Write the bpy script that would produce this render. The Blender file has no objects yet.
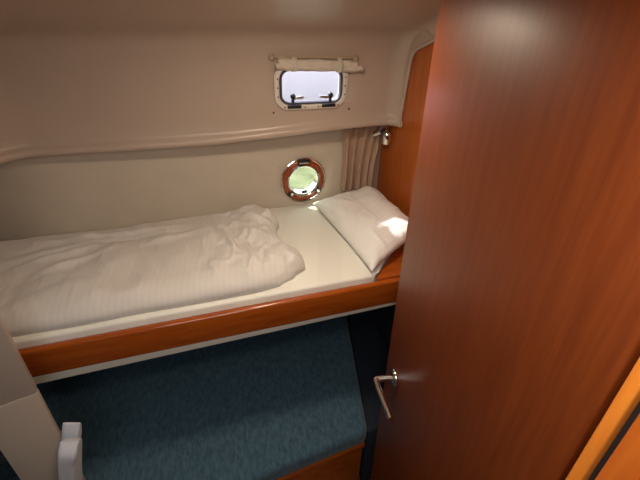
import bpy, bmesh, math, random
from mathutils import Vector, Matrix, noise, Euler

random.seed(4)
SC = bpy.context.scene
COL = SC.collection
PI = math.pi

# ------------------------------------------------------------------ materials
MATS = {}

def new_mat(name):
    m = bpy.data.materials.new(name)
    m.use_nodes = True
    nt = m.node_tree
    b = nt.nodes['Principled BSDF']
    MATS[name] = m
    return m, nt, b

def ramp(nt, fac, c0, c1, p0=0.0, p1=1.0):
    r = nt.nodes.new('ShaderNodeValToRGB')
    r.color_ramp.elements[0].position = p0
    r.color_ramp.elements[1].position = p1
    r.color_ramp.elements[0].color = (*c0, 1)
    r.color_ramp.elements[1].color = (*c1, 1)
    nt.links.new(fac, r.inputs[0])
    return r

def coords(nt, scale, rot=(0, 0, 0), kind='Object'):
    tc = nt.nodes.new('ShaderNodeTexCoord')
    mp = nt.nodes.new('ShaderNodeMapping')
    mp.inputs['Scale'].default_value = scale
    mp.inputs['Rotation'].default_value = rot
    nt.links.new(tc.outputs[kind], mp.inputs[0])
    return mp.outputs[0]

def tex_noise(nt, vec, scale, detail=4, rough=0.6):
    n = nt.nodes.new('ShaderNodeTexNoise')
    n.inputs['Scale'].default_value = scale
    n.inputs['Detail'].default_value = detail
    n.inputs['Roughness'].default_value = rough
    nt.links.new(vec, n.inputs['Vector'])
    return n.outputs['Fac']

def bump(nt, b, h, strength, dist):
    bp = nt.nodes.new('ShaderNodeBump')
    bp.inputs['Strength'].default_value = strength
    bp.inputs['Distance'].default_value = dist
    nt.links.new(h, bp.inputs['Height'])
    nt.links.new(bp.outputs[0], b.inputs['Normal'])
    return bp

def wood(name, dark, light, scale, rough=0.28, coat=0.35, coat_rough=0.12):
    m, nt, b = new_mat(name)
    v = coords(nt, scale)
    f = tex_noise(nt, v, 6.0, 6, 0.65)
    r = ramp(nt, f, dark, light, 0.3, 0.72)
    nt.links.new(r.outputs[0], b.inputs['Base Color'])
    b.inputs['Roughness'].default_value = rough
    b.inputs['Coat Weight'].default_value = coat
    b.inputs['Coat Roughness'].default_value = coat_rough
    b.inputs['Specular IOR Level'].default_value = 0.35
    bump(nt, b, f, 0.06, 0.001)
    return m

def plain(name, col, rough=0.5, metal=0.0, nscale=40.0, var=0.06, bmp=0.05):
    m, nt, b = new_mat(name)
    v = coords(nt, (1, 1, 1))
    f = tex_noise(nt, v, nscale, 3, 0.5)
    c0 = tuple(c * (1 - var) for c in col)
    c1 = tuple(min(1, c * (1 + var)) for c in col)
    r = ramp(nt, f, c0, c1, 0.3, 0.7)
    nt.links.new(r.outputs[0], b.inputs['Base Color'])
    b.inputs['Roughness'].default_value = rough
    b.inputs['Metallic'].default_value = metal
    if bmp:
        bump(nt, b, f, bmp, 0.0008)
    return m

def linen(name, col, stripe_rot, stripe_scale=38.0):
    """white damask bed linen: fine woven satin stripes"""
    m, nt, b = new_mat(name)
    v = coords(nt, (1, 1, 1), stripe_rot)
    w = nt.nodes.new('ShaderNodeTexWave')
    w.wave_type = 'BANDS'; w.bands_direction = 'X'; w.wave_profile = 'SIN'
    w.inputs['Scale'].default_value = stripe_scale
    w.inputs['Distortion'].default_value = 0.4
    w.inputs['Detail Scale'].default_value = 0.6
    nt.links.new(v, w.inputs['Vector'])
    r = ramp(nt, w.outputs['Fac'], tuple(c * 0.965 for c in col), col, 0.4, 0.6)
    nt.links.new(r.outputs[0], b.inputs['Base Color'])
    r2 = ramp(nt, w.outputs['Fac'], (0.55,) * 3, (0.8,) * 3, 0.4, 0.6)
    nt.links.new(r2.outputs[0], b.inputs['Roughness'])
    b.inputs['Sheen Weight'].default_value = 0.15
    n = tex_noise(nt, v, 25.0, 4, 0.6)
    mx = nt.nodes.new('ShaderNodeMath'); mx.operation = 'MULTIPLY_ADD'
    mx.inputs[1].default_value = 0.15
    nt.links.new(w.outputs['Fac'], mx.inputs[0]); nt.links.new(n, mx.inputs[2])
    bump(nt, b, mx.outputs[0], 0.35, 0.003)
    return m

M_GEL = plain('white_gelcoat', (0.49, 0.385, 0.31), 0.32, 0, 6.0, 0.02, 0.03)
M_HULL = plain('hull_vinyl', (0.56, 0.49, 0.395), 0.6, 0, 14.0, 0.03, 0.08)
M_PANEL = plain('cream_laminate', (0.37, 0.305, 0.25), 0.4, 0, 10.0, 0.02, 0.02)
M_WHITE = plain('painted_plywood', (0.62, 0.60, 0.52), 0.5, 0, 20.0, 0.04, 0.05)
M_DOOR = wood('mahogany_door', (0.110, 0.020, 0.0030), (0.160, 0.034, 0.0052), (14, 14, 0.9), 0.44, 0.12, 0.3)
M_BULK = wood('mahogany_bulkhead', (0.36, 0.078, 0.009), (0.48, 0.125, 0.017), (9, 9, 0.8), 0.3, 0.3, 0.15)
M_FID = wood('mahogany_fiddle', (0.27, 0.052, 0.006), (0.41, 0.095, 0.010), (0.9, 10, 10), 0.25, 0.6, 0.1)
M_JAMB = wood('lit_jamb_strip', (0.50, 0.14, 0.016), (0.66, 0.22, 0.03), (9, 9, 0.8), 0.3, 0.3, 0.15)  # brighter jamb wood, with lamplight on the rounded edge put into the colour
M_FLOOR = wood('cabin_sole', (0.16, 0.05, 0.015), (0.28, 0.10, 0.03), (1, 12, 1), 0.4, 0.2, 0.2)
M_SHEET = linen('sheet_cotton', (0.82, 0.81, 0.73), (0, 0, 0.3), 2.0)
M_DUVET = linen('duvet_damask', (0.67, 0.635, 0.595), (0, 0, 0.12), 18.0)
M_PILLOW = linen('pillow_damask', (0.84, 0.82, 0.79), (0, 0, 1.05), 22.0)
M_TOWEL = linen('ribbed_bedding', (0.46, 0.47, 0.52), (0, 0, 0.2), 26.0)
M_CHROME = plain('polished_chrome', (0.78, 0.77, 0.75), 0.12, 1.0, 30, 0.02, 0.0)
M_STEEL = plain('brushed_steel', (0.55, 0.53, 0.50), 0.3, 1.0, 60, 0.05, 0.02)
M_BLACK = plain('black_plastic', (0.012, 0.012, 0.016), 0.45, 0, 40, 0.1, 0.02)
M_RUBBER = plain('grey_gasket', (0.05, 0.05, 0.075), 0.6, 0, 40, 0.1, 0.02)
M_FRAME = plain('window_frame_plastic', (0.72, 0.66, 0.58), 0.35, 0, 20, 0.02, 0.01)
M_RED = plain('red_reflection', (0.55, 0.05, 0.03), 0.5, 0, 20, 0.05, 0.0)  # colour of the reflection painted on the window sash
M_RING = wood('wood_reflection_chrome', (0.22, 0.04, 0.008), (0.36, 0.07, 0.015), (6, 6, 6), 0.2, 0.8, 0.06)  # red-brown tone paints the woodwork reflected in a chrome ring
M_PALE = plain('label_plastic', (0.6, 0.6, 0.58), 0.5, 0, 20, 0.05, 0.0)
M_STRAP = plain('beige_webbing', (0.42, 0.32, 0.22), 0.8, 0, 60, 0.08, 0.1)

def fabric(name, c0, c1, scale, bumpd, trans=0.0, rough=0.85, sheen=0.2, wv=(1, 1, 1)):
    m, nt, b = new_mat(name)
    v = coords(nt, wv)
    f = tex_noise(nt, v, scale, 6, 0.7)
    r = ramp(nt, f, c0, c1, 0.35, 0.65)
    nt.links.new(r.outputs[0], b.inputs['Base Color'])
    b.inputs['Roughness'].default_value = rough
    b.inputs['Sheen Weight'].default_value = sheen
    bump(nt, b, f, 0.5, bumpd)
    if trans:
        t = nt.nodes.new('ShaderNodeBsdfTranslucent')
        nt.links.new(r.outputs[0], t.inputs[0])
        mix = nt.nodes.new('ShaderNodeMixShader'); mix.inputs[0].default_value = trans
        out = nt.nodes['Material Output']
        nt.links.new(b.outputs[0], mix.inputs[1]); nt.links.new(t.outputs[0], mix.inputs[2])
        nt.links.new(mix.outputs[0], out.inputs[0])
    return m

M_BLUE = fabric('navy_velour', (0.024, 0.064, 0.100), (0.066, 0.138, 0.188), 38.0, 0.002, wv=(2.2, 0.8, 1))
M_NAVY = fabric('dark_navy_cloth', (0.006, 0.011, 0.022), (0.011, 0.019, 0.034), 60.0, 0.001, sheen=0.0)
M_CURT = fabric('beige_curtain_cloth', (0.50, 0.33, 0.225), (0.58, 0.39, 0.275), 60.0, 0.0008, trans=0.15, wv=(1, 1, 0.4))
M_BLIND = fabric('cream_blind_cloth', (0.74, 0.65, 0.54), (0.84, 0.76, 0.65), 40.0, 0.001, trans=0.25)

def glass_mat(name, tint):
    m, nt, b = new_mat(name)
    b.inputs['Base Color'].default_value = (*tint, 1)
    b.inputs['Roughness'].default_value = 0.02
    b.inputs['IOR'].default_value = 1.2
    b.inputs['Transmission Weight'].default_value = 1.0
    # thin pane: straight-through transparency mixed with a faint reflection
    tr = nt.nodes.new('ShaderNodeBsdfTransparent'); tr.inputs[0].default_value = (*tint, 1)
    gl = nt.nodes.new('ShaderNodeBsdfGlossy'); gl.inputs['Roughness'].default_value = 0.03
    mix = nt.nodes.new('ShaderNodeMixShader')
    mix.inputs[0].default_value = 0.07; nt.links.new(tr.outputs[0], mix.inputs[1]); nt.links.new(gl.outputs[0], mix.inputs[2])
    nt.links.new(mix.outputs[0], nt.nodes['Material Output'].inputs[0])
    return m
M_GLASS = glass_mat('window_glass', (0.93, 0.94, 0.97))
M_GLASSG = glass_mat('green_tinted_glass', (0.86, 0.90, 0.78))

# ------------------------------------------------------------------ helpers
def link(name, bm, mat, parent=None, smooth=True, loc=None, angle=40):
    me = bpy.data.meshes.new(name)
    bmesh.ops.recalc_face_normals(bm, faces=bm.faces[:])
    bm.to_mesh(me); bm.free()
    if smooth:
        for p in me.polygons: p.use_smooth = True
        me.set_sharp_from_angle(angle=math.radians(angle))
    me.materials.append(mat)
    o = bpy.data.objects.new(name, me)
    COL.objects.link(o)
    if parent:
        o.parent = parent
    if loc:
        o.location = loc
    return o

def thing(name, label, cat, loc=(0, 0, 0), group=None):
    o = bpy.data.objects.new(name, None)
    o.empty_display_size = 0.05
    COL.objects.link(o); o.location = loc
    o['label'] = label; o['category'] = cat
    if group: o['group'] = group
    return o

def tag(o, label, cat, group=None):
    o['label'] = label; o['category'] = cat
    if group: o['group'] = group
    return o

def struct(name, bm, mat, **k):
    o = link(name, bm, mat, **k); o['kind'] = 'structure'; return o

def rel(bm, root):
    """build in room coordinates, then shift into the thing's own frame"""
    bmesh.ops.translate(bm, verts=bm.verts[:], vec=-Vector(root.location))
    return bm

def box(bm, c, s, mat=None, bev=0.0, seg=3):
    r = bmesh.ops.create_cube(bm, size=1.0)
    vs = r['verts']
    bmesh.ops.scale(bm, verts=vs, vec=s)
    if bev:
        es = list({e for v in vs for e in v.link_edges})
        g = bmesh.ops.bevel(bm, geom=es, offset=bev, segments=seg, profile=0.5, affect='EDGES', clamp_overlap=True)
        vs = list({v for f in g['faces'] for v in f.verts} | {v for v in vs if v.is_valid})
    if mat is not None:
        bmesh.ops.transform(bm, matrix=mat, verts=vs)
    bmesh.ops.translate(bm, verts=vs, vec=c)
    return vs

def prism(bm, pts, z0, z1, bev=0.0, seg=3, only_top=False):
    """polygon pts (x,y) extruded from z0 to z1, edges rounded"""
    lo = [bm.verts.new((x, y, z0)) for x, y in pts]
    hi = [bm.verts.new((x, y, z1)) for x, y in pts]
    n = len(pts)
    bm.faces.new(lo[::-1]); bm.faces.new(hi)
    for i in range(n):
        bm.faces.new((lo[i], lo[(i + 1) % n], hi[(i + 1) % n], hi[i]))
    bm.edges.ensure_lookup_table()
    if bev:
        hs = set(hi)
        es = [e for e in bm.edges if (not only_top) or (e.verts[0] in hs or e.verts[1] in hs)]
        bmesh.ops.bevel(bm, geom=es, offset=bev, segments=seg, profile=0.5, affect='EDGES', clamp_overlap=True)

def tube(bm, pts, radii, n=16, cap=True):
    pts = [Vector(p) for p in pts]
    if not hasattr(radii, '__len__'): radii = [radii] * len(pts)
    rings = []
    t0 = (pts[1] - pts[0]).normalized()
    a = Vector((0, 0, 1)) if abs(t0.z) < 0.9 else Vector((1, 0, 0))
    nrm = (a - a.dot(t0) * t0).normalized()
    for i, p in enumerate(pts):
        if i == 0: t = pts[1] - p
        elif i == len(pts) - 1: t = p - pts[i - 1]
        else: t = (pts[i + 1] - p).normalized() + (p - pts[i - 1]).normalized()
        t.normalize()
        nrm = (nrm - nrm.dot(t) * t).normalized()
        b = t.cross(nrm)
        rings.append([bm.verts.new(p + radii[i] * (math.cos(2 * PI * k / n) * nrm + math.sin(2 * PI * k / n) * b)) for k in range(n)])
    for i in range(len(rings) - 1):
        for k in range(n):
            bm.faces.new((rings[i][k], rings[i][(k + 1) % n], rings[i + 1][(k + 1) % n], rings[i + 1][k]))
    if cap:
        bm.faces.new(rings[0][::-1]); bm.faces.new(rings[-1])

def lathe(bm, prof, mat=Matrix.Identity(4), n=64, closed=False):
    """prof = (r, h) about local z"""
    rings = []
    for r, h in prof:
        if r < 1e-6:
            rings.append([bm.verts.new(mat @ Vector((0, 0, h)))])
        else:
            rings.append([bm.verts.new(mat @ Vector((r * math.cos(2 * PI * k / n), r * math.sin(2 * PI * k / n), h))) for k in range(n)])
    m = len(rings)
    for i in range(m if closed else m - 1):
        A, B = rings[i], rings[(i + 1) % m]
        for k in range(n):
            k2 = (k + 1) % n
            if len(A) == 1 and len(B) == 1: continue
            if len(A) == 1: bm.faces.new((A[0], B[k2], B[k]))
            elif len(B) == 1: bm.faces.new((A[k], A[k2], B[0]))
            else: bm.faces.new((A[k], A[k2], B[k2], B[k]))

def rrect(w, h, r, n=8):
    """rounded rectangle outline, centred, counter-clockwise"""
    out = []
    for cx, cy, a0 in ((w / 2 - r, h / 2 - r, 0), (-w / 2 + r, h / 2 - r, PI / 2), (-w / 2 + r, -h / 2 + r, PI), (w / 2 - r, -h / 2 + r, 1.5 * PI)):
        for k in range(n + 1):
            a = a0 + k * PI / 2 / n
            out.append((cx + r * math.cos(a), cy + r * math.sin(a)))
    return out

def rloft(bm, secs, M, closed=True):
    """secs: list of (w,h,r,depth); rounded rectangle rings lofted; M maps (u,v,depth)"""
    rings = []
    for w, h, r, d in secs:
        rings.append([bm.verts.new(M @ Vector((u, v, d))) for u, v in rrect(w, h, r)])
    m = len(rings); n = len(rings[0])
    for i in range(m if closed else m - 1):
        A, B = rings[i], rings[(i + 1) % m]
        for k in range(n):
            bm.faces.new((A[k], A[(k + 1) % n], B[(k + 1) % n], B[k]))
    return rings

def smooth(a, b, x):
    t = max(0.0, min(1.0, (x - a) / (b - a)))
    return t * t * (3 - 2 * t)

# ------------------------------------------------------------------ the cabin shell
WX = 0.715           # wooden bulkhead at the head of the bunk
LX = -0.70           # moulded return at the foot of the bunk
HY = 1.48            # plane of the moulded side above the ledge

def hull_y(x): return 1.560 + 0.055 * (x + 0.0)

def ceil_z(y):
    """ceiling height rising from the cove toward the middle of the cabin"""
    pts = [(1.36, 1.772), (1.25, 1.796), (1.10, 1.836), (0.90, 1.880), (0.70, 1.905), (0.4, 1.93), (0.0, 1.95), (-1.3, 1.95)]
    if y >= pts[0][0]: return pts[0][1]
    for (y0, z0), (y1, z1) in zip(pts, pts[1:]):
        if y >= y1:
            t = (y0 - y) / (y0 - y1)
            return z0 + (z1 - z0) * t
    return pts[-1][1]

def ledge_rise(x): return 0.036 * smooth(-0.1, 0.70, x)

PROF = [(-0.11, 1.398), (-0.02, 1.391), (0.000, 1.386), (0.010, 1.388), (0.016, 1.393), (0.019, 1.401), (0.017, 1.409), (0.010, 1.416), (0.004, 1.421),
        (0.001, 1.430), (0.001, 1.47), (0.002, 1.50), (0.003, 1.519), (0.006, 1.58), (0.009, 1.646), (0.013, 1.675),
        (0.020, 1.700), (0.034, 1.727), (0.055, 1.748), (0.082, 1.762), (0.12, 1.772)]

def fillet_right(x):
    r = 0.055
    t = (x - (WX - r)) / r
    if t <= 0: return 0.0
    t = min(t, 0.985)
    return r * (1 - math.sqrt(1 - t * t))

def prof_pt(x, y, nx, ny, d, z, xr):
    up = smooth(1.68, 1.772, z)
    low = 1 - smooth(1.42, 1.56, z)
    zz = z + ledge_rise(xr) * low
    if y < 1.36 and up: zz += (ceil_z(y) - 1.772) * up
    return (x + nx * d, y + ny * d, zz)

bm = bmesh.new()
stations = []
# straight part, from the bulkhead to the start of the corner
xs = [WX - 0.001, WX - .004, WX - .009, WX - .016, WX - .025, WX - .036, WX - .047, WX - .056, 0.60, 0.55, 0.489, 0.44, 0.38, 0.32, 0.251, 0.2, 0.1, 0.0, -0.1, -0.2, -0.3, -0.4, -0.48, LX + 0.15]
for x in xs:
    stations.append((x, HY - fillet_right(x), 0, -1, x))
R = 0.15
for k in range(1, 13):
    a = k * PI / 2 / 12
    stations.append((LX + R - R * math.sin(a), HY - R + R * math.cos(a), math.sin(a), -math.cos(a), LX))
for y in (1.2, 1.0, 0.8, 0.6, 0.3, 0.0, -0.6, -1.3):
    stations.append((LX, y, 1, 0, LX))
rows = []
for (x, y, nx, ny, xr) in stations:
    rows.append([bm.verts.new(prof_pt(x, y, nx, ny, d, z, xr)) for d, z in PROF])
for i in range(len(rows) - 1):
    for j in range(len(PROF) - 1):
        xa, xb = stations[i][0], stations[i + 1][0]
        za, zb = PROF[j][1], PROF[j + 1][1]
        if stations[i][3] == -1 and xb >= 0.250 and xa <= 0.490 and za >= 1.518 and zb <= 1.647:
            continue    # opening for the side window
        bm.faces.new((rows[i][j], rows[i + 1][j], rows[i + 1][j + 1], rows[i][j + 1]))
# the overhead
ys = [1.36, 1.33, 1.29, 1.25, 1.2, 1.15, 1.1, 1.0, 0.9, 0.8, 0.7, 0.55, 0.4, 0.2, 0.0, -0.6, -1.3]
cx = xs + [LX + 0.1, LX, -0.90]
def drop(x):
    r = 0.050
    t = (x - (WX - r)) / r
    if t <= 0: return 0
    t = min(t, .985)
    return 1.15 * r * (1 - math.sqrt(1 - t * t))
grid = []
for x in cx:
    off = fillet_right(x)
    row = []
    for j, y in enumerate(ys):
        yy = y - off * max(0, 1 - j / 5)
        row.append(bm.verts.new((x, yy, ceil_z(y) - drop(x) * min(1, j / 2))))
    grid.append(row)
for i in range(len(grid) - 1):
    for j in range(len(ys) - 1):
        bm.faces.new((grid[i][j], grid[i + 1][j], grid[i + 1][j + 1], grid[i][j + 1]))
bmesh.ops.remove_doubles(bm, verts=bm.verts[:], dist=0.0005)
ceiling = struct('ceiling', bm, M_GEL, angle=70)
def shell(o, t, probe, outward):
    # give the sheet its thickness on the side away from the room
    f = min(o.data.polygons, key=lambda p: (p.center - Vector(probe)).length)
    m = o.modifiers.new('shell', 'SOLIDIFY'); m.thickness = t
    m.offset = 1.0 if f.normal.dot(Vector(outward)) > 0 else -1.0
shell(ceiling, 0.006, (0.1, HY, 1.58), (0, 1, 0))

# rim where the moulding meets the bulkhead
bm = bmesh.new()
rim = [(1.432, 1.428), (1.429, 1.45), (1.424, 1.49), (1.418, 1.54), (1.411, 1.59), (1.404, 1.64), (1.399, 1.672), (1.390, 1.692), (1.370, 1.706), (1.34, 1.717), (1.30, 1.730), (1.25, 1.748), (1.18, 1.770), (1.10, 1.797), (1.0, 1.822), (0.88, 1.845), (0.6, 1.87), (0.2, 1.90)]
tube(bm, [(WX - 0.006, y, z) for y, z in rim], 0.0065, 12)
x0 = WX - 0.0045
inn = [bm.verts.new((x0, y, z)) for y, z in rim]
out = [bm.verts.new((x0, min(1.50, y + 0.075 * smooth(1.40, 1.45, z) + 0.02), z + 0.085 * smooth(1.60, 1.70, z))) for y, z in rim]
for k in range(len(rim) - 1):
    bm.faces.new((inn[k], inn[k + 1], out[k + 1], out[k]))
struct('trim_1', bm, M_GEL)

# hull side with the round opening for the porthole
PX, PZ = 0.357, 1.178
bm = bmesh.new()
gx = [-0.90, -0.6, -0.3, 0.0, 0.2, PX - .065, PX, PX + .065, 0.5, 0.6, 0.74]
gz = [-0.05, 0.3, 0.6, 0.9, 1.05, PZ - .065, PZ, PZ + .065, 1.3, 1.42, 1.47]
vv = [[bm.verts.new((x, hull_y(x) + (0.0 if z > 0.5 else 0), z)) for z in gz] for x in gx]
for i in range(len(gx) - 1):
    for j in range(len(gz) - 1):
        if i in (5, 6) and j in (5, 6): continue
        bm.faces.new((vv[i][j], vv[i + 1][j], vv[i + 1][j + 1], vv[i][j + 1]))
wall_back = struct('wall_back', bm, M_HULL)
shell(wall_back, 0.012, (0, 1.56, 1.2), (0, 1, 0))

def wallbox(name, x0, x1, y0, y1, z0, z1, mat, bev=0.0):
    bm = bmesh.new()
    box(bm, ((x0 + x1) / 2, (y0 + y1) / 2, (z0 + z1) / 2), (x1 - x0, y1 - y0, z1 - z0), bev=bev)
    return struct(name, bm, mat)

wallbox('wall_right', WX, WX + 0.02, 0.05, 1.80, 0.0, 1.97, M_BULK)
wallbox('floor', -0.90, 0.74, -1.32, 1.64, -0.02, 0.0, M_FLOOR)
wallbox('wall_left', -0.90, -0.88, -1.32, 1.60, 0.0, 1.97, M_PANEL)
wallbox('wall_front', -0.90, 0.74, -1.34, -1.32, 0.0, 1.97, M_PANEL)

# cream partition on the near left, seen edge-on past the bunk
a = math.radians(16)
bm = bmesh.new()
ax, ay = -0.470, 0.767
dx, dy = -math.cos(a), -math.sin(a)
px_, py_ = -dy * -1, dx * -1
nxn, nyn = -dy, dx           # into the partition, away from the camera
if nyn < 0: nxn, nyn = -nxn, -nyn
W_, T_ = 0.117, 0.022
pts = [(ax, ay), (ax + dx * W_, ay + dy * W_), (ax + dx * W_ + nxn * T_, ay + dy * W_ + nyn * T_), (ax + nxn * T_, ay + nyn * T_)]
prism(bm, pts, 0.0, 1.045, 0.004, 2)
struct('wall_left_partition_lower', bm, M_PANEL).name = 'trim_2'
bm = bmesh.new()
off = 0.002
pts2 = [(x + nxn * off, y + nyn * off) for x, y in pts]
prism(bm, pts2, 1.0465, 1.90, 0.004, 2)
struct('trim_3', bm, M_PANEL)

# ------------------------------------------------------------------ door
HD = math.radians(8)
dn = Vector((math.sin(HD), math.cos(HD), 0))      # hinge -> free edge
nn = Vector((-math.cos(HD), math.sin(HD), 0))     # visible face normal
EDGE = Vector((0.417, 0.741, 0))
DW = 0.574
door = thing('door_1', '', 'door', tuple(EDGE - dn * DW))
del door['label']; del door['category']
door['kind'] = 'structure'
Mdoor = Matrix(((dn.x, nn.x, 0, 0), (dn.y, nn.y, 0, 0), (0, 0, 1, 0), (0, 0, 0, 1)))
bm = bmesh.new()
box(bm, (0, 0, 0), (DW, 0.024, 1.85), bev=0.004)
bmesh.ops.translate(bm, verts=bm.verts[:], vec=(DW / 2, -0.012, 0.925 + 0.02))
bmesh.ops.transform(bm, matrix=Mdoor, verts=bm.verts[:])
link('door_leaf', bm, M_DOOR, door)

def dpt(s, out, z):   # s measured back from the free edge
    return Mdoor @ Vector((DW - s, out, z))
bm = bmesh.new()
box(bm, (0, 0, 0), (0.022, 0.034, 0.04), bev=0.005)
bmesh.ops.transform(bm, matrix=Matrix.Translation(dpt(0.002, -0.012, 1.874)) @ Mdoor, verts=bm.verts[:])
link('corner_cap', bm, M_WHITE, door)['label'] = 'small white cap on the top corner'
# lever handle
HZ = 0.962
bm = bmesh.new()
Mr = Matrix.Translation(dpt(0.078, 0, HZ)) @ (Mdoor @ Matrix.Rotation(-PI / 2, 4, 'X'))
lathe(bm, [(0, 0), (0.024, 0), (0.025, 0.002), (0.025, 0.005), (0.0235, 0.0075), (0.012, 0.0085), (0.010, 0.010), (0, 0.010)], Mr, 48)
hand = link('handle_rosette', bm, M_CHROME, door)
bm = bmesh.new()
path = [dpt(0.078, 0.006, HZ), dpt(0.078, 0.051, HZ)]
for k in range(1, 7):
    t = k * PI / 2 / 6
    path.append(dpt(0.078 + 0.004 * (1 - math.cos(t)), 0.051 + 0.004 * math.sin(t), HZ))
path += [dpt(0.11, 0.055, HZ - 0.001), dpt(0.16, 0.050, HZ - 0.003), dpt(0.198, 0.047, HZ - 0.004)]
tube(bm, path, [0.0085] * (len(path) - 3) + [0.008, 0.0078, 0.0075], 20)
link('lever_handle', bm, M_CHROME, door)
bm = bmesh.new()   # screw heads of the rosette
for s in (-1, 1):
    lathe(bm, [(0, 0.0065), (0.0032, 0.0065), (0.0032, 0.0092), (0, 0.0098)], Matrix.Translation(Vector((0, 0, 0.0165 * s))) @ Mr, 16)
link('rosette_screw', bm, M_STEEL, hand)

# door frame and passage side on the near right
jr = thing('door_frame', '', 'frame', (0.336, 0.155, 0)); del jr['label']; del jr['category']
jr.name = 'trim_4'; jr['kind'] = 'structure'
def strip(name, y0, y1, x0, x1, z0, z1, mat, bev):
    bm = bmesh.new()
    box(bm, (0, 0, 0), (x1 - x0, y1 - y0, z1 - z0), bev=bev)
    bmesh.ops.translate(bm, verts=bm.verts[:], vec=((x0 + x1) / 2, (y0 + y1) / 2, (z0 + z1) / 2))
    return link(name, rel(bm, jr), mat, jr)
strip('door_stop_strip', 0.148, 0.161, 0.327, 0.352, 0.0, 1.93, M_JAMB, 0.003)
strip('rubber_seal', 0.139, 0.148, 0.338, 0.352, 0.0, 1.93, M_BLACK, 0.001)
strip('frame_post', 0.112, 0.139, 0.327, 0.365, 0.0, 1.93, M_BULK, 0.002)
strip('metal_strip', 0.104, 0.112, 0.325, 0.35, 0.0, 1.93, M_STEEL, 0.002)
wallbox('wall_near_right', 0.329, 0.35, -1.32, 0.104, 0.0, 1.95, M_DOOR)
wallbox('wall_corner_right', 0.365, WX, 0.10, 0.12, 0.0, 1.93, M_BULK)

# ------------------------------------------------------------------ upper bunk
def fy(x): return 0.937 + 0.049 * x      # front line of the fiddle board
def seg_board(bm, x0, x1, z0a, z0b, z1, off0, off1, bev, n=24):
    """board following the bunk front; z0a/z0b are the lower edge left and right"""
    lo0, lo1, hi0, hi1 = [], [], [], []
    v = []
    for (x, zb) in ((x0, z0a), (x1, z0b)):
        v.append([bm.verts.new((x, fy(x) + off0, zb)), bm.verts.new((x, fy(x) + off1, zb)), bm.verts.new((x, fy(x) + off1, z1)), bm.verts.new((x, fy(x) + off0, z1))])
    for k in range(4):
        bm.faces.new((v[0][k], v[0][(k + 1) % 4], v[1][(k + 1) % 4], v[1][k]))
    bm.faces.new(v[0][::-1]); bm.faces.new(v[1])
    if bev:
        bmesh.ops.bevel(bm, geom=bm.edges[:], offset=bev, segments=4, profile=0.5, affect='EDGES', clamp_overlap=True)

bunk = thing('upper_bunk', 'upper bunk with varnished orange-brown mahogany front board below the mattress', 'bunk', (0, 1.2, 0.93))
bm = bmesh.new(); seg_board(bm, LX - 0.17, WX - 0.001, 0.953, 0.953, 1.050, 0.0, 0.024, 0.009)
link('front_board', rel(bm, bunk), M_FID, bunk)
bm = bmesh.new(); seg_board(bm, LX - 0.17, WX - 0.001, 0.922, 0.945, 0.985, 0.0035, 0.020, 0.001)
o = link('edge_strip', rel(bm, bunk), M_WHITE, bunk); o['label'] = 'cream painted strip under the front board'
bm = bmesh.new()
prism(bm, [(LX - .17, fy(LX - .17) + .021), (WX - .002, fy(WX) + .021), (WX - .002, 1.58), (LX - .17, 1.50)], 0.955, 0.985)
link('platform', rel(bm, bunk), M_WHITE, bunk, smooth=False)
bm = bmesh.new()
prism(bm, [(0.470, fy(.47) + .022), (WX - .002, fy(WX) + .022), (WX - .002, 1.27), (0.695, 1.245), (.480, fy(.48) + .04)], 0.987, 1.056, 0.003)
o = link('corner_shelf', rel(bm, bunk), M_FID, bunk); o['label'] = 'wooden corner top beside the pillow'

MT = 1.070
bm = bmesh.new()
prism(bm, [(LX - .15, fy(LX - .15) + .026), (0.466, fy(.466) + .026), (0.474, fy(.474) + .042), (0.69, 1.254), (0.700, 1.30), (0.705, 1.575), (0.6, 1.572), (LX - .15, 1.50)], 0.987, MT, 0.016, 4)
tag(link('mattress', bm, M_SHEET), 'narrow mattress covered in a smooth off-white sheet on the upper bunk', 'mattress')

# duvet --------------------------------------------------------------------
def seg_dist(px, py, a, b):
    ax, ay = a; bx, by = b
    vx, vy = bx - ax, by - ay
    t = ((px - ax) * vx + (py - ay) * vy) / (vx * vx + vy * vy)
    t = max(0, min(1, t))
    qx, qy = ax + t * vx, ay + t * vy
    side = (px - ax) * vy - (py - ay) * vx
    return math.hypot(px - qx, py - qy), t, side

def lerp_pts(P, t):
    for (t0, v0), (t1, v1) in zip(P, P[1:]):
        if t <= t1: return v0 + (v1 - v0) * smooth(0, 1, (t - t0) / (t1 - t0)) if t1 > t0 else v0
    return P[-1][1]

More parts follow.
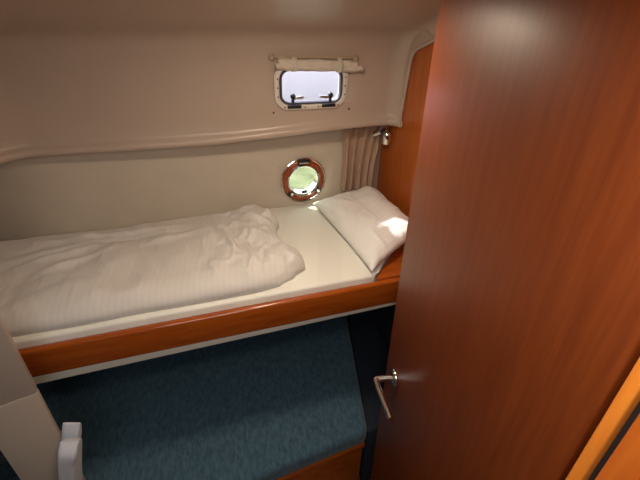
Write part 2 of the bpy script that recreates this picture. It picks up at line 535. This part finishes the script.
def duvet_bm():
    bm = bmesh.new()
    NX, NY = 190, 96
    XR = [(0.0, 0.150), (0.05, 0.205), (0.12, 0.250), (0.2, 0.250), (0.35, 0.205), (0.5, 0.190), (0.62, 0.195), (0.72, 0.215), (0.85, 0.185), (1.0, 0.13)]
    ridges = [((-0.02, 1.34), (0.035, 1.15), 0.016, 0.012), ((0.0, 1.36), (0.055, 1.14), -0.010, 0.010),
              ((0.07, 1.40), (0.19, 1.30), 0.016, 0.014), ((0.05, 1.30), (0.15, 1.20), 0.010, 0.014), ((0.11, 1.13), (0.10, 1.02), -0.010, 0.010),
              ((0.13, 1.12), (0.13, 1.01), 0.008, 0.010),
              ((0.13, 1.48), (0.215, 1.32), 0.018, 0.013),
              ((-0.70, 1.37), (-0.15, 1.40), 0.013, 0.020), ((-0.66, 1.25), (-0.38, 1.36), 0.009, 0.016), ((-0.70, 1.16), (-0.42, 1.31), 0.009, 0.016),
              ((-0.58, 1.14), (-0.36, 1.27), 0.007, 0.014), ((-0.30, 1.27), (-0.05, 1.33), 0.007, 0.016), ((-0.45, 1.33), (-0.10, 1.345), -0.006, 0.012)]
    top, bot = [], []
    for i in range(NX + 1):
        s = i / NX
        ra, rb = [], []
        for j in range(NY + 1):
            t = j / NY
            xr = lerp_pts(XR, t)
            x = LX - 0.14 + (xr - (LX - 0.14)) * s
            y0 = fy(x) + 0.043 + 0.004 * noise.noise(Vector((x * 6, 3, 0))) + 0.02 * smooth(0.05, 0.22, x)
            y1 = 1.475 + 0.06 * smooth(-0.6, 0.2, x)
            y = y0 + (y1 - y0) * t
            # distance-like edge measures
            ef = (y - y0); eb = (y1 - y); er = (xr - x)
            def rnd(e, r): 
                q = min(1, max(0, e) / r); return math.sqrt(max(0, 1 - (1 - q) ** 2))
            H = 0.060 - 0.022 * smooth(0.4, 1.0, t) * (1 - smooth(-.1, .25, x)) + 0.006 * noise.noise(Vector((x * 2.2, y * 2.2, 1)))
            h = H * rnd(ef, 0.085) * rnd(eb, 0.07) * rnd(er, 0.045)
            inner = min(1, min(ef, eb, er) / 0.05)
            w = 0.0
            w += 0.011 * noise.noise(Vector((x * 9, y * 7, 2)))
            # stronger rumples toward the turned-back end
            k = smooth(-0.12, 0.08, x)
            w += (0.003 + 0.009 * k) * noise.noise(Vector((x * 20 + 5 * y, y * 15, 7)))
            w += (0.001 + 0.006 * k) * abs(noise.noise(Vector((x * 38 + 14 * y, y * 30, 9))))
            rg = 1 - abs(noise.noise(Vector((x * 16 + 6 * y, y * 9 - 3 * x, 21)))) * 4
            w += (0.002 + 0.008 * k) * max(0, rg) ** 1.5
            k2 = 1 - smooth(-0.45, -0.2, x)
            w += 0.006 * k2 * noise.noise(Vector((x * 11 - y * 16, x * 7 + y * 8, 4)))
            for A, B, amp, wd in ridges:
                d, tt, sd = seg_dist(x, y, A, B)
                if d < wd * 4:
                    prof = math.exp(-(d / wd) ** 2) * math.sin(PI * min(1, max(0, 0.08 + 0.84 * tt)))
                    w += amp * prof
            z = MT + 0.001 + max(0.0, h + w * inner)
            ra.append(bm.verts.new((x, y, z)))
            rb.append(bm.verts.new((x, y, MT + 0.0005)) if 0 < i < NX and 0 < j < NY else None)
        top.append(ra); bot.append(rb)
    for i in range(NX):
        for j in range(NY):
            bm.faces.new((top[i][j], top[i + 1][j], top[i + 1][j + 1], top[i][j + 1]))
            q = []
            for a, b in ((i, j), (i, j + 1), (i + 1, j + 1), (i + 1, j)):
                q.append(bot[a][b] or top[a][b])
            try: bm.faces.new(q)
            except ValueError: pass
    return bm
tag(link('duvet', duvet_bm(), M_DUVET, angle=180), 'rumpled white striped duvet spread over the left part of the upper bunk', 'duvet')

# pillow --------------------------------------------------------------------
def cushion_bm(quad, thick, base, n=56, pinch=0.05, seed=0, wr=0.006, sag=0.25, lump=8):
    A, B, C, D = [Vector(q) for q in quad]    # corners in order
    bm = bmesh.new()
    top, bot = [], []
    for i in range(n + 1):
        u = -1 + 2 * i / n
        ra, rb = [], []
        for j in range(n + 1):
            v = -1 + 2 * j / n
            # sides bow inwards a little between the corners
            uu = u * (1 - pinch * (1 - v * v)); vv_ = v * (1 - pinch * (1 - u * u))
            s, t = (uu + 1) / 2, (vv_ + 1) / 2
            p = A * (1 - s) * (1 - t) + B * s * (1 - t) + C * s * t + D * (1 - s) * t
            e = max(0, (1 - u ** 4)) ** 0.62 * max(0, (1 - v ** 4)) ** 0.62
            e2 = e
            edge = min(1 - abs(u), 1 - abs(v))
            w = wr * noise.noise(Vector((p.x * lump * 1.5 + seed, p.y * lump, 3))) * min(1, edge * 6)
            fr = wr * 0.9 * noise.noise(Vector((p.x * 42 + seed, p.y * 42, 5))) * math.exp(-edge * 9) * min(1, edge * 25)
            ht = thick * e2
            rg = 1 - abs(noise.noise(Vector((p.x * 13 - p.y * 5, p.y * 8 + p.x * 6, 31 + seed)))) * 4.5
            w += wr * 0.45 * max(0, rg) ** 1.5 * min(1, edge * 8) * (0.35 + 0.65 * smooth(0.2, -0.7, u) if u < 0.5 else 0.4 + 0.6 * smooth(0.3, 0.9, v))
            ra.append(bm.verts.new(p + Vector((0, 0, ht + w + fr))))
            if 0 < i < n and 0 < j < n:
                rb.append(bm.verts.new(p + Vector((0, 0, -sag * thick * e2))))
            else: rb.append(None)
        top.append(ra); bot.append(rb)
    for i in range(n):
        for j in range(n):
            bm.faces.new((top[i][j], top[i + 1][j], top[i + 1][j + 1], top[i][j + 1]))
            q = [bot[a][b] or top[a][b] for a, b in ((i, j), (i, j + 1), (i + 1, j + 1), (i + 1, j))]
            bm.faces.new(q)
    return bm
pq = [(0.385, 1.525, MT + .018), (0.672, 1.55, MT + .045), (0.700, 1.13, MT + .052), (0.452, 0.985, MT + .014)]
tag(link('pillow', cushion_bm(pq, 0.060, MT, seed=2, wr=0.012), M_PILLOW, angle=180), 'white striped pillow at the head of the upper bunk against the wooden bulkhead', 'pillow')

# ------------------------------------------------------------------ lower bunk
low = thing('lower_bunk', 'lower bunk base with orange-brown wooden front under the blue mattress', 'bunk', (0.0, 1.1, 0.0))
def ly(x): return 0.774 + 0.154 * x
def lower_poly(dx=0.0, dy=0.0):
    return [(-0.86, ly(-0.86) + dy), (0.437 - dx, ly(0.437) + dy), (0.565 - dx, 1.50), (-0.86, 1.50)]
bm = bmesh.new(); prism(bm, lower_poly(0.01, 0.012), 0.0, 0.352, 0.003)
link('front_panel', rel(bm, low), M_FID, low)
bm = bmesh.new()
p0, p1 = (-0.85, ly(-.85) + .002), (0.432, ly(.432) + .002)
prism(bm, [p0, p1, (p1[0], p1[1] + .016), (p0[0], p0[1] + .016)], 0.338, 0.366, 0.005)
link('edge_rail', rel(bm, low), M_FID, low)
def lower_mattress():
    bm = bmesh.new()
    prism(bm, lower_poly(), 0.367, 0.452, 0.026, 5)
    return bm
tag(link('lower_mattress', lower_mattress(), M_BLUE), 'dark blue velour mattress filling the lower bunk under the upper one', 'mattress')
bm = bmesh.new()
box(bm, (-0.142, 1.472, 0.686), (1.416, 0.06, 0.46), bev=0.025, seg=4)
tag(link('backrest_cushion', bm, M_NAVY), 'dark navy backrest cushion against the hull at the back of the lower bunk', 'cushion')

bm = bmesh.new()  # dark block paints the door's shade into the gap beside the bulkhead
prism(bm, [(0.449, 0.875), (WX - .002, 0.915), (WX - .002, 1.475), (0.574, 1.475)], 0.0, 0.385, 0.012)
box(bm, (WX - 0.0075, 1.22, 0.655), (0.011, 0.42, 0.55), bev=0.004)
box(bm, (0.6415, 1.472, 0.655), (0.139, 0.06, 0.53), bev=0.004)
tag(link('shade_filler', bm, M_NAVY), 'dark navy block standing in for the shade of the door at the right end under the upper bunk', 'filler')

# grey ribbed bedding standing behind the cream partition
def slab(w, h, t, bulge, seed):
    bm = bmesh.new(); n = 40; m = 10
    # rounded folded slab: cross section superellipse in thickness
    rings = []
    for i in range(n + 1):
        z = h * i / n
        e = min(1, (i / n) / 0.05) if i < n * 0.5 else min(1, (1 - i / n) / 0.07)
        e = math.sqrt(max(0.0, 1 - (1 - e) ** 2)) * 0.9 + 0.1
        ring = []
        for k in range(40):
            a = 2 * PI * k / 40
            c, s = math.cos(a), math.sin(a)
            x = math.copysign(abs(c) ** 0.35, c) * w / 2 * (0.94 + 0.06 * e)
            y = math.copysign(abs(s) ** 0.6, s) * t / 2 * e
            f = 0.0035 * noise.noise(Vector((x * 30, z * 14, seed)))
            g = -0.003 * math.exp(-((z - h * 0.88) / 0.006) ** 2) * (1 if c > 0 else 0.3)
            ring.append(bm.verts.new((x + g + f * .5, y + math.copysign(f, s), z)))
        rings.append(ring)
    for i in range(n):
        for k in range(40):
            bm.faces.new((rings[i][k], rings[i][(k + 1) % 40], rings[i + 1][(k + 1) % 40], rings[i + 1][k]))
    bm.faces.new(rings[0][::-1]); bm.faces.new(rings[-1])
    return bm
tw = thing('folded_blanket', 'folded grey-white ribbed blanket standing on end in front of the cream partition', 'blanket', (-0.545, 0.700, 0.464))
o = link('outer_fold', slab(0.041, 0.500, 0.052, 0, 1), M_TOWEL, tw, loc=(0.003, 0, 0))
o2 = link('inner_fold', slab(0.040, 0.520, 0.030, 0, 5), M_TOWEL, tw, loc=(-0.002, 0.036, 0))
tw.rotation_euler = (0.0, math.radians(15), math.radians(-4))

# navy cushion far left behind the partition's near edge
nc = thing('seat_cushion', 'dark navy upright cushion with thin pale piping at the far lower left edge', 'cushion', (-0.72, 0.60, 0.452))
bm = bmesh.new(); box(bm, (0, 0, 0.24), (0.22, 0.07, 0.46), bev=0.02, seg=4)
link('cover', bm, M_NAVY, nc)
bm = bmesh.new()
tube(bm, [(0.094, -0.0305, 0.03), (0.094, -0.0305, 0.25), (0.094, -0.0305, 0.45)], 0.0016, 8)
o = link('piping', bm, M_PALE, nc); o['label'] = 'thin pale piping'
nc.rotation_euler = (0, 0, math.radians(16))

# ------------------------------------------------------------------ side window (opening portlight) above the ledge
WCX, WCZ = 0.366, 1.580
ywin = HY - 0.006
# local frame: u = x, v = z, depth toward the room = -y
Mw = Matrix(((1, 0, 0, WCX), (0, 0, -1, ywin), (0, 1, 0, WCZ), (0, 0, 0, 1))) @ Matrix.Rotation(math.radians(2.5), 4, 'X')
win = bpy.data.objects.new('window_1', None); COL.objects.link(win); win['kind'] = 'structure'
win.location = (WCX, HY, WCZ)
bm = bmesh.new()
rloft(bm, [(0.222, 0.116, 0.030, -0.030), (0.250, 0.142, 0.042, -0.030), (0.262, 0.152, 0.048, 0.0), (0.272, 0.160, 0.052, 0.004), (0.270, 0.158, 0.051, 0.009), (0.262, 0.150, 0.048, 0.012),
           (0.246, 0.134, 0.042, 0.013), (0.238, 0.126, 0.038, 0.010), (0.232, 0.122, 0.035, 0.004)], Mw)
link('window_frame', rel(bm, win), M_FRAME, win)
bm = bmesh.new()
rloft(bm, [(0.213, 0.105, 0.026, -0.008), (0.232, 0.122, 0.034, -0.012), (0.233, 0.123, 0.035, 0.005), (0.229, 0.120, 0.033, 0.008), (0.217, 0.109, 0.028, 0.008), (0.213, 0.105, 0.026, 0.003)], Mw)
sash = link('window_sash', rel(bm, win), M_RUBBER, win); sash['label'] = 'dark rubber-edged opening sash'
bm = bmesh.new()
rings = rloft(bm, [(0.218, 0.110, 0.027, -0.004), (0.218, 0.110, 0.027, -0.001)], Mw, closed=False)
bm.faces.new(rings[0][::-1]); bm.faces.new(rings[1])
link('window_pane', rel(bm, win), M_GLASS, sash)
def wbox(name, u, v, d, su, sv, sd, mat, bev, par, rot=0.0):
    bm = bmesh.new()
    M = Mw @ Matrix.Translation((u, v, d)) @ Matrix.Rotation(rot, 4, 'Z')
    r = box(bm, (0, 0, 0), (su, sv, sd), bev=bev)
    bmesh.ops.transform(bm, matrix=M, verts=bm.verts[:])
    return link(name, rel(bm, win), mat, par)
for s in (-1, 1):
    wbox('hinge', s * 0.064, -0.0665, 0.013, 0.052, 0.012, 0.010, M_BLACK, 0.003, win)
    # latch: round knob with a short horizontal lever
    bm = bmesh.new()
    lathe(bm, [(0, 0.0), (0.0095, 0.0), (0.0100, 0.004), (0.009, 0.010), (0.005, 0.013), (0, 0.0135)], Mw @ Matrix.Translation((s * 0.070, -0.030, 0.008)), 24)
    tube(bm, [Mw @ Vector((s * 0.070, -0.052, 0.010)), Mw @ Vector((s * 0.070, -0.040, 0.012)), Mw @ Vector((s * 0.070, -0.030, 0.014))], 0.0055, 12)
    lt = link('latch', rel(bm, win), M_BLACK, sash)
    wbox('latch_lever', s * 0.048, -0.036, 0.012, 0.036, 0.009, 0.006, M_STEEL, 0.0022, lt, rot=-0.08 * s)
wbox('red_glint', -0.012, 0.0555, 0.010, 0.034, 0.006, 0.002, M_RED, 0.0006, sash)  # red bar paints a reflection along the top of the sash
wbox('vent_tab', 0.046, 0.0535, 0.010, 0.036, 0.007, 0.004, M_PALE, 0.001, sash)
k = 0
for u, v in ((-0.124, 0.030), (-0.124, 0.0), (-0.124, -0.030), (0.124, 0.030), (0.124, 0.0), (0.124, -0.030), (-0.10, -0.068), (-0.025, -0.070), (0.025, -0.070), (0.10, -0.068)):
    bm = bmesh.new()
    lathe(bm, [(0, 0.011), (0.0026, 0.011), (0.0026, 0.0145), (0, 0.015)], Mw @ Matrix.Translation((u, v, 0)), 12)
    link('frame_screw', rel(bm, win), M_RUBBER, win)
for u, z in ((0.226, 1.492), (0.515, 1.493)):
    bm = bmesh.new()
    lathe(bm, [(0, -0.003), (0.0032, -0.003), (0.0032, 0.0035), (0, 0.005)], Matrix(((1, 0, 0, u), (0, 0, -1, HY - 0.002), (0, 1, 0, z), (0, 0, 0, 1))), 12)
    tag(link('screw_stud', bm, M_BLACK), ('small dark stud in the moulding below left of the window' if u < .3 else 'small dark stud in the moulding below right of the window'), 'stud')

# rolled-up blind over the window
bl = thing('rolled_blind', 'rolled-up cream cloth blind on a rod above the small rectangular window', 'blind', (0.385, 1.45, 1.66))
bm = bmesh.new()
pts, rad = [], []
for i in range(40):
    t = i / 39
    x = 0.245 + (0.525 - 0.245) * t
    pts.append((x, 1.452, 1.661 - 0.012 * t + 0.0015 * math.sin(t * 17)))
    squeeze = 0.0035 * (math.exp(-((x - 0.300) / 0.012) ** 2) + math.exp(-((x - 0.462) / 0.012) ** 2))
    rad.append(0.0150 + 0.0015 * noise.noise(Vector((x * 30, 0, 0))) - squeeze)
tube(bm, pts, rad, 20)
link('blind_roll', rel(bm, bl), M_BLIND, bl)
bm = bmesh.new()
# loose flap edge hanging from the roll
f0 = []
for i in range(30):
    t = i / 29
    x = 0.235 + (0.548 - 0.235) * t
    zc = 1.659 - 0.014 * t
    f0.append([bm.verts.new((x, 1.4405, zc + 0.004)), bm.verts.new((x, 1.4375 + 0.002 * math.sin(x * 90), zc - 0.008)), bm.verts.new((x, 1.443, zc - 0.0175 + 0.0015 * math.sin(x * 60)))])
for i in range(29):
    for j in range(2):
        bm.faces.new((f0[i][j], f0[i + 1][j], f0[i + 1][j + 1], f0[i][j + 1]))
o = link('blind_hem', rel(bm, bl), M_BLIND, bl)
so = o.modifiers.new('thick', 'SOLIDIFY'); so.thickness = 0.0025; so.offset = 0
bm = bmesh.new()
tube(bm, [(0.225, 1.458, 1.680), (0.515, 1.458, 1.673)], 0.0042, 14)
link('rod', rel(bm, bl), M_STRAP, bl)
for x, z in ((0.226, 1.678), (0.524, 1.668)):
    bm = bmesh.new()
    Mx = Matrix.Translation((x, 1.460, z)) @ Matrix.Rotation(PI / 2, 4, 'X')
    lathe(bm, [(0, -0.016), (0.012, -0.016), (0.013, -0.010), (0.0125, 0.0), (0.009, 0.006), (0.005, 0.010), (0, 0.011)], Mx, 24)
    link('bracket', rel(bm, bl), M_STRAP, bl)
for x in (0.300, 0.462):
    bm = bmesh.new()
    n = 24; w = 0.009
    zc = 1.661 - 0.012 * (x - .245) / .28
    ra = []
    for k in range(n):
        a = 2 * PI * k / n
        ra.append([bm.verts.new((x + sx * w, 1.452 + 0.0185 * math.cos(a), zc - 0.002 + 0.0225 * math.sin(a))) for sx in (-1, 1)])
    for k in range(n):
        bm.faces.new((ra[k][0], ra[k][1], ra[(k + 1) % n][1], ra[(k + 1) % n][0]))
    o = link('strap', rel(bm, bl), M_BLIND, bl)
    so = o.modifiers.new('thick', 'SOLIDIFY'); so.thickness = 0.002; so.offset = 0

# ------------------------------------------------------------------ porthole in the hull side
pw = bpy.data.objects.new('window_2', None); COL.objects.link(pw); pw['kind'] = 'structure'
PY = hull_y(PX)
pw.location = (PX, PY, PZ)
sk = math.atan(0.055)
Mp = Matrix.Translation((PX, PY, PZ)) @ Matrix.Rotation(sk, 4, 'Z') @ Matrix(((1, 0, 0, 0), (0, 0, -1, 0), (0, 1, 0, 0), (0, 0, 0, 1)))
bm = bmesh.new()
lathe(bm, [(0.090, -0.002), (0.1005, -0.002), (0.1015, 0.003), (0.100, 0.008), (0.096, 0.010), (0.0925, 0.008), (0.091, 0.004)], Mp, 96, closed=True)
link('outer_rim', rel(bm, pw), M_CHROME, pw)
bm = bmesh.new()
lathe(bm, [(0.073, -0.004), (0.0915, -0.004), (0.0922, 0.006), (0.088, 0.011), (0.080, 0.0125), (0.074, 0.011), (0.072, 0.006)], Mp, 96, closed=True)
o = link('reflection_ring', rel(bm, pw), M_RING, pw); o['label'] = 'chrome ring with the red-brown reflection of wood put into its colour'
bm = bmesh.new()
lathe(bm, [(0.0600, -0.03), (0.074, -0.03), (0.0745, 0.010), (0.072, 0.016), (0.067, 0.018), (0.063, 0.015), (0.061, 0.008)], Mp, 96, closed=True)
inner = link('inner_ring', rel(bm, pw), M_CHROME, pw)
bm = bmesh.new()
lathe(bm, [(0, -0.008), (0.062, -0.008), (0.062, -0.005), (0, -0.005)], Mp, 64)
link('porthole_glass', rel(bm, pw), M_GLASSG, pw)
def pbox(name, ang, r, sr, st, sd, d, mat, bev, par):
    bm = bmesh.new()
    M = Mp @ Matrix.Rotation(ang, 4, 'Z') @ Matrix.Translation((r, 0, d))
    box(bm, (0, 0, 0), (sr, st, sd), bev=bev)
    bmesh.ops.transform(bm, matrix=M, verts=bm.verts[:])
    return link(name, rel(bm, pw), mat, par)
hg = pbox('hinge', PI / 2, 0.085, 0.020, 0.056, 0.012, 0.014, M_BLACK, 0.003, pw)
pbox('hinge_pin', PI / 2, 0.083, 0.006, 0.044, 0.006, 0.021, M_CHROME, 0.002, hg)
for ang in (math.radians(222), math.radians(322)):
    l_ = pbox('latch', ang, 0.078, 0.030, 0.018, 0.014, 0.017, M_BLACK, 0.003, pw)
    bm = bmesh.new()
    lathe(bm, [(0, 0.0), (0.0075, 0.0), (0.008, 0.005), (0.006, 0.010), (0, 0.011)], Mp @ Matrix.Rotation(ang, 4, 'Z') @ Matrix.Translation((0.078, 0, 0.022)), 20)
    link('latch_knob', rel(bm, pw), M_CHROME, l_)
pbox('glass_tab', math.radians(276), 0.0565, 0.010, 0.024, 0.004, 0.000, M_RUBBER, 0.0012, pw)

# ------------------------------------------------------------------ curtain in the corner
def curtain_bm():
    bm = bmesh.new()
    NU, NV = 150, 50
    rows = []
    for j in range(NV + 1):
        t = j / NV                     # 0 top, 1 bottom
        z = 1.412 - t * (1.412 - 1.118)
        row = []
        for i in range(NU + 1):
            s = i / NU
            # folds fan out below the gathered heading
            lean = 0.10 * math.sin(PI * 0.6 * t) * (0.5 - s) * 0.35
            x = 0.518 + 0.002 * t + s * (0.178 + 0.002 * t) + lean - 0.010 * t * (1 - s)
            ph = 2 * PI * (4.2 * s + 0.9 * math.sin(1.5 * t) * (0.3 + s) + 0.10 * math.sin(7 * s))
            amp = 0.0150 * (0.65 + 0.5 * t * (0.4 + 0.6 * math.sin(3 * s + 1) ** 2))
            d = amp * math.sin(ph) + 0.0045 * math.sin(2.1 * ph + 1.3 + 2 * t) + 0.004 * noise.noise(Vector((s * 9, t * 3, 1)))
            y = hull_y(x) - 0.028 + d
            row.append(bm.verts.new((x, min(y, hull_y(x) - 0.004), z)))
        rows.append(row)
    for j in range(NV):
        for i in range(NU):
            bm.faces.new((rows[j][i], rows[j][i + 1], rows[j + 1][i + 1], rows[j + 1][i]))
    return bm
ct = thing('curtain', 'gathered beige curtain hanging between the round porthole and the wooden bulkhead', 'curtain', (0.60, 1.57, 1.40))
o = link('curtain_cloth', rel(curtain_bm(), ct), M_CURT, ct, angle=180)
so = o.modifiers.new('thick', 'SOLIDIFY'); so.thickness = 0.0015; so.offset = 0
bm = bmesh.new(); tube(bm, [(0.50, hull_y(.50) - 0.022, 1.414), (0.705, hull_y(.705) - 0.022, 1.414)], 0.004, 12)
link('curtain_rail', rel(bm, ct), M_WHITE, ct)

# ------------------------------------------------------------------ reading lamp on the bulkhead
LS = Matrix.Translation((0.020, -0.02, 0.008))
rl = thing('reading_lamp', 'small chrome reading lamp on a swivel beside the curtain top', 'lamp', (WX, 1.56, 1.36))
bm = bmesh.new()
lathe(bm, [(0, 0), (0.020, 0), (0.021, 0.003), (0.018, 0.006), (0.008, 0.008), (0, 0.008)], Matrix.Translation((WX, 1.572, 1.372)) @ Matrix.Rotation(-PI / 2, 4, 'Y'), 32)
tube(bm, [(WX - .006, 1.572, 1.372), (0.690, 1.570, 1.372), (0.660, 1.545, 1.370)], [0.007, 0.0075, 0.008], 16)
link('mount', rel(bm, rl), M_CHROME, rl)
bm = bmesh.new()
tube(bm, [(0.652, 1.548, 1.368), (0.656, 1.543, 1.370), (0.667, 1.530, 1.378), (0.676, 1.520, 1.383)], [0.008, 0.0135, 0.0135, 0.009], 20)
link('arm', rel(bm, rl), M_CHROME, rl)
bm = bmesh.new()
bmesh.ops.create_uvsphere(bm, u_segments=20, v_segments=12, radius=0.0115)
bmesh.ops.translate(bm, verts=bm.verts[:], vec=(0.682, 1.514, 1.386))
link('joint', rel(bm, rl), M_BLACK, rl)
bm = bmesh.new()
Ms = Matrix.Translation((0.690, 1.490, 1.396)) @ Euler((math.radians(12), math.radians(-4), 0)).to_matrix().to_4x4() @ Matrix.Scale(1.12, 4)
lathe(bm, [(0, 0.0), (0.008, -0.001), (0.015, -0.006), (0.0185, -0.016), (0.020, -0.030), (0.021, -0.046), (0.0195, -0.046), (0.0185, -0.030), (0.017, -0.016), (0.012, -0.008), (0, -0.006)], Ms, 32)
sh = link('shade', rel(bm, rl), M_CHROME, rl)
bm = bmesh.new()
lathe(bm, [(0, -0.012), (0.007, -0.014), (0.010, -0.024), (0.008, -0.034), (0, -0.038)], Ms, 20)
link('bulb', rel(bm, rl), M_BLACK, sh)

# ------------------------------------------------------------------ ceiling lamps outside the field of view (the entrance one is added fill)
m, nt, b = new_mat('lamp_diffuser')
b.inputs['Base Color'].default_value = (0.9, 0.85, 0.75, 1)
b.inputs['Emission Color'].default_value = (1.0, 0.80, 0.58, 1)
b.inputs['Emission Strength'].default_value = 6.0
def ceiling_lamp(x, y, label):
    cl = thing('ceiling_lamp', label, 'lamp', (x, y, ceil_z(y) + 0.008), 'cabin ceiling lamps')
    bm = bmesh.new(); lathe(bm, [(0, 0), (0.085, 0), (0.087, -0.008), (0.078, -0.018), (0.072, -0.018), (0.070, -0.006), (0, -0.006)], n=48)
    link('lamp_ring', bm, M_STEEL, cl)
    bm = bmesh.new(); lathe(bm, [(0, -0.024), (0.04, -0.022), (0.068, -0.016), (0.069, -0.008), (0, -0.008)], n=48)
    link('diffuser', bm, m, cl)
ceiling_lamp(0.08, 0.12, 'unseen round ceiling lamp added as warm fill near the entrance')  # added fill, balances the lamp over the bunk
ceiling_lamp(0.22, 0.86, 'round warm cabin ceiling lamp over the edge of the upper bunk')

# ------------------------------------------------------------------ outside
m, nt, b = new_mat('harbour_water')
v = coords(nt, (1, 1, 1)); f = tex_noise(nt, v, 5.0, 4, 0.6)
r = ramp(nt, f, (0.08, 0.095, 0.05), (0.17, 0.18, 0.11), 0.35, 0.65); nt.links.new(r.outputs[0], b.inputs['Base Color'])
b.inputs['Roughness'].default_value = 0.25
bump(nt, b, f, 0.4, 0.05)
bm = bmesh.new()
n = 40
g = [[bm.verts.new((-8 + 16 * i / n, 1.90 + 14 * j / n, 0.55 + 0.015 * noise.noise(Vector((i * .9, j * .9, 0))))) for j in range(n + 1)] for i in range(n + 1)]
for i in range(n):
    for j in range(n):
        bm.faces.new((g[i][j], g[i + 1][j], g[i + 1][j + 1], g[i][j + 1]))
o = link('harbour_water', bm, m); o['label'] = 'pale green harbour water seen through the round porthole'; o['category'] = 'water'; o['kind'] = 'stuff'
M_QUAY = plain('neighbour_gelcoat', (0.42, 0.385, 0.41), 0.4, 0, 3, 0.02, 0.0)
bm = bmesh.new()
rows = []
for i in range(41):
    t = i / 40; x = -5 + 11 * t
    fl = 1 - 0.35 * smooth(0.6, 1.0, t) 
    row = []
    for (dy, z) in ((0.25, 0.50), (0.10, 0.75), (0.02, 1.00), (0.0, 1.20 + 0.05 * t), (0.03, 1.215 + 0.05 * t), (0.9, 1.25 + 0.05 * t), (2.4, 1.25 + 0.05 * t), (2.6, 0.5)):
        row.append(bm.verts.new((x, 4.2 + dy + 0.5 * (2 * t - 1) ** 2, z)))
    rows.append(row)
for i in range(40):
    for j in range(7):
        bm.faces.new((rows[i][j], rows[i + 1][j], rows[i + 1][j + 1], rows[i][j + 1]))
bm.faces.new(rows[0][::-1]); bm.faces.new(rows[-1])
tag(link('neighbour_boat', bm, M_QUAY), 'white hull of a neighbouring boat seen through the rectangular window', 'boat')

# ------------------------------------------------------------------ light
w = bpy.data.worlds.new('World'); SC.world = w; w.use_nodes = True
nt = w.node_tree
bg = nt.nodes['Background']
sky = nt.nodes.new('ShaderNodeTexSky'); sky.sky_type = 'HOSEK_WILKIE'
sky.turbidity = 6.0; sky.ground_albedo = 0.5
sd = Vector((-0.30, 0.37, 0.45)).normalized()
sky.sun_direction = sd
mixc = nt.nodes.new('ShaderNodeMix'); mixc.data_type = 'RGBA'; mixc.inputs[0].default_value = 0.75
mixc.inputs[7].default_value = (0.86, 0.90, 1.0, 1)
nt.links.new(sky.outputs[0], mixc.inputs[6]); nt.links.new(mixc.outputs[2], bg.inputs[0])
bg.inputs[1].default_value = 6.0

def lamp(name, kind, loc, energy, color, direction=None, **k):
    L = bpy.data.lights.new(name, kind); L.energy = energy; L.color = color
    for a_, b_ in k.items(): setattr(L, a_, b_)
    o = bpy.data.objects.new(name, L); COL.objects.link(o); o.location = loc
    if direction is not None:
        o.rotation_euler = Vector(direction).to_track_quat('-Z', 'Y').to_euler()
    return o
lamp('sun', 'SUN', (0, 6, 6), 13.0, (1.0, 0.96, 0.9), tuple(-sd), angle=math.radians(1.5))
lamp('entrance_fill_light', 'AREA', (0.08, 0.12, ceil_z(0.12) - 0.022), 3.6, (1.0, 0.86, 0.70), (0, 0, -1), shape='DISK', size=0.14)  # output of the added fill lamp near the entrance
lamp('ceiling_lamp_light', 'AREA', (0.22, 0.86, ceil_z(0.86) - 0.020), 4.0, (1.0, 0.82, 0.62), (0, 0, -1), shape='DISK', size=0.14)
lamp('cool_fill_light', 'AREA', (-0.20, -0.20, 1.93), 6.0, (0.88, 0.95, 1.0), (0, 0.25, -1), shape='RECTANGLE', size=0.4, size_y=0.4)  # added cool fill overhead; no hatch is built there

# ------------------------------------------------------------------ camera
cam = bpy.data.cameras.new('camera')
cam.sensor_fit = 'HORIZONTAL'; cam.sensor_width = 36.0
cam.lens = 400.0 / 640.0 * 36.0
cam.clip_start = 0.01
co = bpy.data.objects.new('camera', cam); COL.objects.link(co)
P, Y, Rr = math.radians(31.1), math.radians(15.5), math.radians(1.0)
fw = Vector((math.sin(Y) * math.cos(P), math.cos(Y) * math.cos(P), -math.sin(P)))
r0 = Vector((math.cos(Y), -math.sin(Y), 0)); u0 = r0.cross(fw)
r_ = r0 * math.cos(Rr) + u0 * math.sin(Rr); u_ = -r0 * math.sin(Rr) + u0 * math.cos(Rr)
co.matrix_world = Matrix(((r_.x, u_.x, -fw.x, 0), (r_.y, u_.y, -fw.y, 0), (r_.z, u_.z, -fw.z, 1.85), (0, 0, 0, 1)))
SC.camera = co

SC.view_settings.view_transform = 'Standard'
SC.view_settings.look = 'None'
SC.view_settings.exposure = 0.0
SC.view_settings.gamma = 1.0
SC.view_settings.use_curve_mapping = False
SC.cycles.max_bounces = 8
SC.cycles.diffuse_bounces = 5
SC.cycles.sample_clamp_indirect = 4.0
